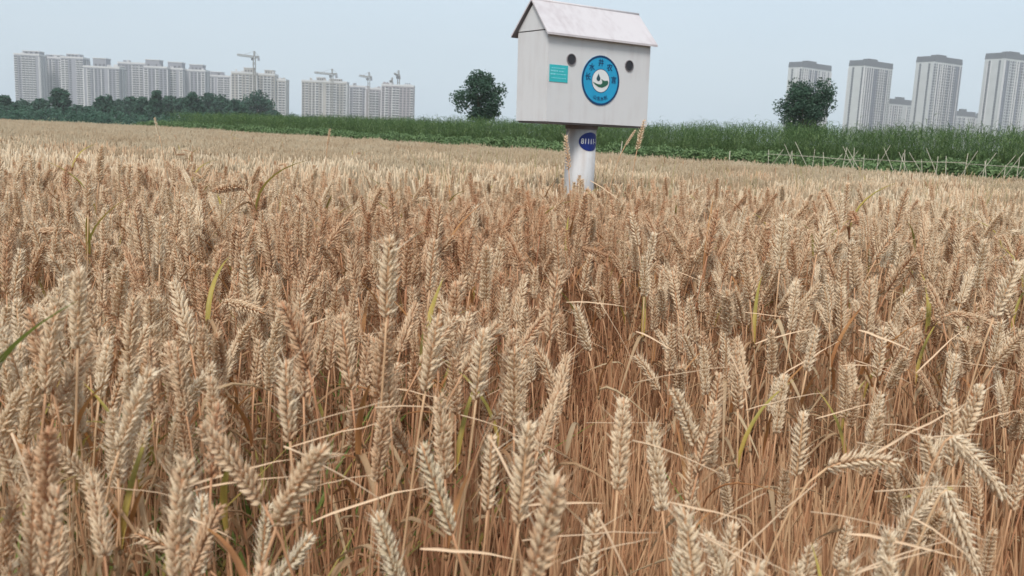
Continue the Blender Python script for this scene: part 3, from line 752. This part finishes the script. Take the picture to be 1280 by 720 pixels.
# ------------------------------------------------------------------ hedge and reed thicket
green = bpy.data.collections.new('green_sources')
def reed_clump(i):
    rg = random.Random(600+i); b = MB()
    for q in range(46):
        x, y = rg.uniform(-.5, .5), rg.uniform(-.5, .5); H = rg.gauss(1.40, .05); k = 'reed' if rg.random() < .8 else 'reed_pale'
        b.tube([(x, y, .2), (x+rg.gauss(0, .03), y, H*.8)], .006, 'reed', 3, False)
        for e in range(13):
            z = H*(.35+.55*e/8) + rg.gauss(0, .03); pts, s2 = leaf_pts(V((x, y, z)), rg.uniform(0, 6.28), rg.uniform(.16, .32), rg.uniform(.6, 1.3), rg.uniform(.4, 1.1), 4)
            b.blade(pts, rg.uniform(.008, .015), s2, k)
        pts, s2 = leaf_pts(V((x, y, H*.8)), rg.uniform(0, 6.28), rg.uniform(.15, .3), 1.0, .5, 4); b.blade(pts, .012, s2, k)
    green.objects.link(bpy.data.objects.new('a%02d' % i, b.mesh('reed_clump')))
for i in range(4): reed_clump(i)
def leafcloud(b, rg, blobs, leaf, n, k, flat=.25):
    for (c, r) in blobs:
        for q in range(int(n*r*r)):
            d = V((rg.gauss(0, 1), rg.gauss(0, 1), rg.gauss(0, 1))).normalized()
            p = c + d*r*(rg.random()**.45)
            s = leaf*rg.uniform(.6, 1.3); a = V((rg.gauss(0, 1), rg.gauss(0, 1), rg.gauss(0, .6))).normalized(); o = (d+V((rg.gauss(0, .6), rg.gauss(0, .6), rg.gauss(0, .6)))).cross(a).normalized()
            b.add([p-a*s, p+o*s*.55, p+a*s, p-o*s*.55], [(0, 1, 2, 3)], k)
def shrub_clump(i):
    rg = random.Random(650+i); b = MB()
    bl = [(V((rg.uniform(-.45, .45), rg.uniform(-.2, .2), rg.uniform(.50, .84))), rg.uniform(.18, .27)) for q in range(9)]
    leafcloud(b, rg, bl, .032, 9500, 'shrub')
    for q in range(14):
        x = rg.uniform(-.45, .45); b.tube([(x, rg.uniform(-.15, .15), 0), (x+rg.gauss(0, .06), rg.uniform(-.15, .15), .7)], .008, 'bark', 4, False)
        pts, s2 = leaf_pts(V((x, rg.uniform(-.2, .2), .75)), rg.uniform(0, 6.28), .3, 1.2, .4, 4); b.blade(pts, .02, s2, 'shrub')
    green.objects.link(bpy.data.objects.new('b%02d' % i, b.mesh('shrub_clump')))
for i in range(4): shrub_clump(i)
GNG = instancer(green)
gr = random.Random(9); pts = []; pts2 = []
u = -12.0
while u < 39:
    for row in range(6):
        p = EP + ED*(u+gr.uniform(-.3, .3)) + EN*(2.2+row*.85+gr.uniform(-.2, .2))
        s = (1.0 + .06*nz(u*.3, row, 30)) * (1.05 - .10*max(0, min(1, (u-5)/22)))
        pts.append((p.x, p.y, 0, gr.randrange(4), (0, 0, gr.uniform(0, 6.28)), (1.1, 1.1, .85*s*gr.uniform(.95, 1.05)), .5))
    for row in range(2):
        p = EP + ED*(u+gr.uniform(-.2, .2)) + EN*(.45+row*.55+gr.uniform(-.1, .1))
        pts2.append((p.x, p.y, 0, 4+gr.randrange(4), (0, 0, math.atan2(ED.y, ED.x) + gr.uniform(-.4, .4)), (1, 1, gr.uniform(.9, 1.02)*(1+.08*nz(u*.5, 7, 2))), .5))
    u += .62
tag(scatter('reed_thicket', pts, GNG), 'tall dark green reed thicket behind the lower hedge', 'thicket', kind='stuff')
tag(scatter('low_hedge', pts2, GNG), 'lower green hedge between the wheat and the reed thicket', 'hedge', kind='stuff')

# ------------------------------------------------------------------ trees
def tree(px, ytop, halfw, Y, label, seed, ybot=None, mat_='tree', shape='round', leaf=.07, dens=260, group=None, name='leafy_tree'):
    rg = random.Random(seed); c = at(px, ytop, Y); H = c.z; r = halfw*Y/FPX
    zb = at(px, ybot, Y).z if ybot else H*.06
    root = empty(name, (c.x, c.y, 0)); tag(root, label, 'tree', group)
    ch = H - zb; bl = []
    nb = 44 if Y < 100 else 42
    for q in range(nb):
        t = rg.random()**.8; z = zb + ch*(.06+.84*t)
        prof = {'round': math.sqrt(max(.05, 1-(2*t-1)**2)), 'egg': (.55+.45*sin(pi*min(1, t*1.1)))*(1-.35*t), 'tall': .55+.45*sin(pi*t), 'vase': .5+.5*min(1, t*1.9)*(1 if t < .7 else 1-(t-.7)*1.2)}[shape]
        rad = r*prof*math.sqrt(rg.random())*.82; a = rg.uniform(0, 6.28)
        bl.append((V((cos(a)*rad, sin(a)*rad, z)), r*(rg.uniform(.22, .36) if Y < 100 else rg.uniform(.26, .42))))
    bl.append((V((0, 0, zb+ch*.52)), min(r, ch*.5)*.68))
    b = MB(); leafcloud(b, rg, bl, leaf, dens/(r*r)*(6 if Y < 100 else 4), mat_); cr = b.build('crown', root)
    b = MB(); tr = max(.04, r*.06); top = V((rg.gauss(0, r*.06), 0, zb+ch*.62))
    b.tube([(0, 0, -.05), (rg.gauss(0, .04), 0, zb*.6), (rg.gauss(0, .06), 0, zb+ch*.2), top], [tr*1.25, tr, tr*.75, tr*.25], 'bark', 7)
    for (p, q) in bl[:10]:
        s = V((0, 0, zb+ch*rg.uniform(.02, .25))); b.tube([s, s.lerp(p, .5)+V((0, 0, -.08*r)), p], [tr*.5, tr*.3, tr*.1], 'bark', 5)
    b.build('trunk', root, True)
    return root
tree(600, 91, 36, 50, 'dark round crowned tree standing behind the hedge left of the white box', 11, ybot=158, leaf=.075, dens=330)
tree(1012, 97, 36, 42, 'dark egg shaped bushy tree in front of the leftmost grey tower', 12, ybot=176, shape='vase', leaf=.06, dens=420)
FT = [(4, 121, 12, 'round'), (26, 127, 12, 'round'), (50, 126, 12, 'round'), (75, 110, 11, 'tall'), (98, 133, 11, 'round'), (112, 134, 9, 'round'), (131, 120, 12, 'round'),
      (149, 125, 9, 'round'), (163, 121, 11, 'egg'), (180, 122, 10, 'round'), (195, 112, 8, 'egg'), (212, 121, 11, 'round'), (228, 122, 10, 'round'), (243, 116, 12, 'round'),
      (262, 115, 12, 'round'), (279, 119, 12, 'round'), (296, 124, 11, 'round'), (323, 117, 21, 'round'), (342, 139, 10, 'round')]
FL = ['dark far tree cut by the left edge of the photo', 'low far tree second from the left edge', 'low far tree just left of the tall narrow tree', 'tall narrow dark tree in front of the leftmost flats',
      'low hazy far tree just right of the tall narrow tree', 'small hazy far tree in the dip of the tree line', 'round dark far tree right of the dip in the tree line', 'small far tree right of the round one under the pale flats',
      'pointed far tree left of the spire like one', 'far tree tucked beside the pointed one', 'slim spire like far tree rising above the tree line', 'far tree right of the spire like one',
      'far tree in the middle of the dark tree line', 'broad far tree near the right half of the tree line', 'broad rounded far tree in front of the stepped flats', 'far tree left of the gap before the crane building',
      'low far tree at the foot of the crane building', 'big dark domed tree in front of the crane building', 'low bush like far tree at the right end of the tree line']
for i, (p, yt, hw, sh) in enumerate(FT):
    tree(p, yt, hw*1.22, 150 + 50*((i*37) % 10)/10, FL[i], 40+i, mat_='far_tree', shape=sh, leaf=.30, dens=150, group='far trees along the left edge of the field', name='far_tree')
# scrub under the far trees
b = MB(); rg = random.Random(77)
for q in range(150):
    x = at(-60 + 460*q/150, 140, 1).x*130; bl = [(V((x+rg.gauss(0, 1), 122+rg.uniform(-3, 25), rg.uniform(.2, 1.1))), rg.uniform(.7, 1.6))]
    leafcloud(b, rg, bl, .22, 45, 'far_tree')
tag(b.build('scrub'), 'dark scrub growing along the foot of the far trees', 'scrub', kind='stuff')
b = MB()
for q in range(300):
    x = rg.uniform(-500, 560); bl = [(V((x, 640+rg.uniform(0, 60), rg.uniform(1, 5))), rg.uniform(3, 6))]
    leafcloud(b, rg, bl, 1.2, 2.2, 'far_tree')
tag(b.build('far_woodland'), 'hazy band of woodland far behind the hedge', 'woodland', kind='stuff')

# ------------------------------------------------------------------ far apartment blocks
def facade(bw, bp, bb, T, L, H, fl, rg, style):
    """windows, piers and balcony bands on one face: T maps x along the face, y out of it (towards -y), z up"""
    fh = H/fl; nb = max(2, int(round(L/(3.3 if style != 'tower' else 3.6)))); bwid = L/nb
    pat = [rg.random() for _ in range(nb)]
    for i in range(nb):
        x0 = i*bwid; kind = 'blank' if pat[i] < .12 else 'balc' if pat[i] > .58 else 'win'
        if style == 'narrow': kind = 'win' if i % 3 == 1 else 'blank'
        if kind == 'blank': continue
        zt_ = (.05, .97) if style == 'narrow' else (.24, .86)
        for f in range(fl):
            z = f*fh
            if style == 'tower':
                if f == 0 and pat[i] > .45: bp.box((x0+.05, -.05, 0), (x0+bwid-.05, .1, H-.5), 'lilac', T)
                q = .16 if pat[i] > .5 else .30
                bw.box((x0+bwid*q, -.10, z+fh*(.08 if pat[i] > .3 else .25)), (x0+bwid*(1-q), .1, z+fh*.90), 'glass', T)
                if pat[i] > .75: bb.box((x0+bwid*.1, -.9, z-fh*.1), (x0+bwid*.9, -.07, z+fh*.07), 'trim', T)
            elif kind == 'win':
                bw.box((x0+bwid*.20, -.06, z+fh*zt_[0]), (x0+bwid*.80, .1, z+fh*zt_[1]), 'glass', T)
            else:
                bw.box((x0+bwid*.12, -.06, z+fh*.36), (x0+bwid*.88, .1, z+fh*.90), 'glass', T)
                bb.box((x0+bwid*.06, -.9, z+fh*.02), (x0+bwid*.94, -.07, z+fh*.34), 'trim', T)
    for i in range(nb+1):
        if rg.random() < (.6 if style == 'tower' else .42):
            x = min(max(i*bwid, .35), L-.35); bp.box((x-.3, -.65, 0), (x+.3, -.005, H-.2), 'trim', T)
def building(pl, pr, ytop, Y, label, wall, floors, depth=15, yaw=0, pent=(), style='slab', cap=False, group=None, seed=0, split=None, name='apartment_building'):
    """front spans pl..pr at distance Y; with split the corner nearest us is seen at pixel split"""
    rg = random.Random(900+seed); cxp = (pl+pr)/2
    H = at(cxp, ytop, Y).z
    if split is None:
        a, c = at(pl, ytop, Y), at(pr, ytop, Y); L = (c-a).length; root = empty(name, (a.x, a.y, 0), yaw)
    else:
        c = at(split, ytop, Y); wr = (pr-split)*Y/FPX; wl_ = (split-pl)*Y/FPX
        L = wr/cos(yaw)*1.04; depth = wl_/sin(yaw)*1.02; root = empty(name, (c.x, c.y, 0), yaw - math.atan2(c.x, c.y))
    tag(root, label, 'building', group)
    b = MB(); b.box((0, 0, 0), (L, depth, H), wall); b.build('wall', root)
    bw, bp, bb = MB(), MB(), MB()
    I = Matrix()
    facade(bw, bp, bb, I, L, H-1.5, floors, rg, style)
    sideL = Matrix.Translation((0, depth, 0)) @ Matrix.Rotation(-pi/2, 4, 'Z')
    sideR = Matrix.Translation((L, 0, 0)) @ Matrix.Rotation(pi/2, 4, 'Z')
    for T in (sideL, sideR): facade(bw, bp, bb, T, depth, H-1.5, floors, rg, 'narrow')
    for nm, q in (('window', bw), ('pier', bp), ('balcony', bb)):
        if q.v: tag(q.build(nm, root), kind='stuff')
    b = MB()
    if cap:
        e = .2; k = 'slate'; h0, h1 = H+.003, H+5.2
        vs = [(-e, -e, h0), (L+e, -e, h0), (L+e, depth+e, h0), (-e, depth+e, h0), (.2, .2, h1), (L-.2, .2, h1), (L-.2, depth-.2, h1), (.2, depth-.2, h1)]
        b.add(vs, [(0, 3, 2, 1), (4, 5, 6, 7), (0, 1, 5, 4), (1, 2, 6, 5), (2, 3, 7, 6), (3, 0, 4, 7)], k); b.build('roof', root)
        b = MB(); b.box((L*.3, depth*.3, h1+.01), (L*.6, depth*.7, h1+2.4), 'slate'); b.build('roof_house', root)
    else:
        for (x0, x1, y0, y1) in ((-.3, L+.3, -.3, .0), (-.3, L+.3, depth, depth+.3), (-.3, 0, 0, depth), (L, L+.3, 0, depth)):
            b.box((x0, y0, H-.6), (x1, y1, H+1.0), 'trim')
        b.build('parapet', root)
        for q in range(rg.choice((2, 3, 4))):
            x = rg.uniform(.04, .88)*L; w = rg.uniform(1.5, 3.5); hh = rg.uniform(1.6, 3.4); b = MB()
            b.box((x, depth*.05, H+.012), (min(x+w, L-.1), depth*.1, H+hh), rg.choice((wall, 'trim'))); b.build('stair_head', root)
    for (p0, p1, yt) in pent:
        x0, x1 = (p0-pl)/(pr-pl)*L, (p1-pl)/(pr-pl)*L; zt = at((p0+p1)/2, yt, Y).z
        b = MB(); b.box((x0, depth*.12, H+.01), (x1, depth*.8, zt), wall); b.box((x0-.4, depth*.12-.4, zt+.01), (x1+.4, depth*.8+.4, zt+.7), 'trim')
        for j in range(3): b.box((x0+(x1-x0)*(.15+.3*j), depth*.12-.06, H+1.2), (x0+(x1-x0)*(.30+.3*j), depth*.12+.05, H+2.9), 'glass')
        b.build('roof_house', root)
    return root, H
G1, G2 = 'pale flats behind the tree line at left', 'grey towers at right'
B = [
 (17, 48, 68, 900, 'tall leftmost grey block of flats', 'grey_wall', 25, ((27, 47, 64),)),
 (49, 76, 72, 930, 'grey block of flats second from the left', 'grey_wall', 25, ((60, 74, 69),)),
 (76, 103, 72, 905, 'pale edged block of flats third from the left with a stepped roof', 'grey_wall', 25, ((82, 97, 68),)),
 (104, 148, 84, 840, 'lower nearer block of flats in front of the left row', 'grey_wall', 22, ((115, 131, 73),)),
 (147, 182, 79, 900, 'plain topped block of flats in the middle of the left row', 'grey_wall', 23, ()),
 (180, 208, 84, 870, 'block of flats with a tall stair tower left of the twin roof houses', 'grey_wall', 22, ((181, 198, 75),)),
 (208, 228, 86, 880, 'narrow block of flats with a high roof house', 'grey_wall', 22, ((209, 226, 78),)),
 (228, 256, 88, 890, 'block of flats with a square roof house right of the narrow block', 'grey_wall', 21, ((236, 252, 81),)),
 (256, 287, 95, 930, 'hazy lower block of flats at the right end of the left row', 'grey_wall', 20, ((258, 276, 90),)),
 (289, 320, 91, 850, 'cream block of flats under the tallest crane', 'warm_wall', 19, ((304, 315, 85),)),
 (320, 343, 93, 855, 'cream block of flats right of the crane mast', 'warm_wall', 19, ((330, 340, 88),)),
 (343, 357, 100, 860, 'cream stepped end block right of the crane block', 'warm_wall', 17, ()),
 (377, 433, 102, 880, 'cream block of flats with two roof houses in the middle group', 'warm_wall', 17, ((395, 404, 97), (416, 425, 99))),
 (433, 457, 108, 930, 'hazy grey link block in the middle group', 'grey_wall', 16, ()),
 (457, 478, 111, 925, 'low grey block with a blank wall in the middle group', 'pink_wall', 15, ()),
 (477, 517, 107, 880, 'rose grey block of flats under the rightmost cranes', 'pink_wall', 17, ((478, 490, 104), (505, 513, 106))),
]
for i, (pl_, pr_, yt, Y, lab, wl_, fl, pe) in enumerate(B):
    building(pl_, pr_, yt, Y, lab, wl_, fl, 16, .05, pe, seed=i, group=G1)
TW = [
 (987, 1037, 1003, 84, 940, 'leftmost grey tower half hidden by the bushy tree', 30),
 (1063, 1113, 1081, 82, 890, 'grey tower right of the bushy tree with a dark roof band', 32),
 (1148, 1199, 1168, 77, 880, 'third grey tower with a dark roof band', 33),
 (1235, 1292, 1257, 73, 850, 'tallest grey tower cut off by the right edge of the photo', 34),
]
for i, (pl_, pr_, spx, yt, Y, lab, fl) in enumerate(TW):
    building(pl_, pr_, yt, Y, lab, 'white_wall', fl, 0, R(57), (), 'tower', True, G2, 40+i, split=spx)
for i, (pl_, pr_, spx, yt, Y, lab, fl) in enumerate(((1107, 1141, 1113, 130, 960, 'low grey block between the second and third towers', 17), (1189, 1216, 1194, 145, 980, 'small low block right of the third tower', 13),
                                                (1220, 1240, 1223, 148, 990, 'sliver of a low block left of the tallest tower', 12))):
    building(pl_, pr_, yt, Y, lab, 'white_wall', fl, 0, R(55), (), 'tower', True, G2, 50+i, split=spx)

# ------------------------------------------------------------------ tower cranes
def lattice(b, p0, p1, w, n, k):
    p0, p1 = V(p0), V(p1); t = (p1-p0).normalized(); a = t.orthogonal().normalized(); c = t.cross(a)
    cs = [(a+c)*w*.5, (a-c)*w*.5, (-a-c)*w*.5, (c-a)*w*.5]
    for q in cs: b.tube([p0+q, p1+q], .22, k, 4)
    for i in range(n):
        s0, s1 = p0.lerp(p1, i/n), p0.lerp(p1, (i+1)/n)
        for j in range(4): b.tube([s0+cs[j], s1+cs[(j+1) % 4]], .14, k, 3)
def crane(px, ybase, ytop, Y, jib, az, lab):
    p = at(px, ybase, Y); top = at(px, ytop, Y).z; root = empty('tower_crane', (p.x, p.y, 0), az); tag(root, lab, 'crane', 'tower cranes')
    hz = top - 5
    b = MB(); lattice(b, (0, 0, 0), (0, 0, hz), 1.9, int(hz/4), 'steel'); b.build('mast', root)
    b = MB(); lattice(b, (0, 0, hz), (0, 0, top), 1.0, 3, 'steel'); b.build('apex', root)
    b = MB(); lattice(b, (-1, 0, hz), (-jib, 0, hz+1.5), 1.3, 14, 'steel'); b.tube([(0, 0, top), (-jib*.65, 0, hz+1.6)], .12, 'steel', 4); b.build('jib', root)
    b = MB(); lattice(b, (1, 0, hz), (jib*.28, 0, hz), 1.3, 5, 'steel'); b.tube([(0, 0, top), (jib*.27, 0, hz+.6)], .12, 'steel', 4); b.build('counter_jib', root)
    b = MB(); b.box((jib*.21, -1, hz-3.2), (jib*.28, 1, hz-.8), 'grey_wall'); b.build('counterweight', root)
    b = MB(); b.box((-2.6, -1, hz-3.0), (-.95, 1, hz-.7), 'slate'); b.build('cab', root)
crane(318, 92, 64, 835, 17, R(-14), 'tallest tower crane standing over the cream flats')
crane(415, 100, 86, 865, 20, R(-25), 'tower crane over the cream block with two roof houses')
crane(461, 108, 90, 905, 12, R(-30), 'tower crane over the low grey blocks in the middle group')
crane(498, 106, 88, 905, 7, R(62), 'tower crane seen nearly end on over the rose grey block')
crane(490, 106, 97, 925, 5, R(75), 'shorter distant tower crane left of the end on crane')

# ------------------------------------------------------------------ haze
M['haze'] = bpy.data.materials.new('haze'); hm = M['haze']; hm.use_nodes = True
n = hm.node_tree.nodes; n.remove(n['Principled BSDF'])
pv = n.new('ShaderNodeVolumePrincipled'); pv.inputs['Color'].default_value = (.98, .99, 1, 1); pv.inputs['Density'].default_value = .00046
pv.inputs['Anisotropy'].default_value = 0
hm.node_tree.links.new(pv.outputs[0], n['Material Output'].inputs['Volume'])
b = MB(); b.box((-1260, -310, -1), (1260, 1300, 128), 'haze'); tag(b.build('haze'), 'thin pale haze over the whole field', 'haze', kind='stuff')
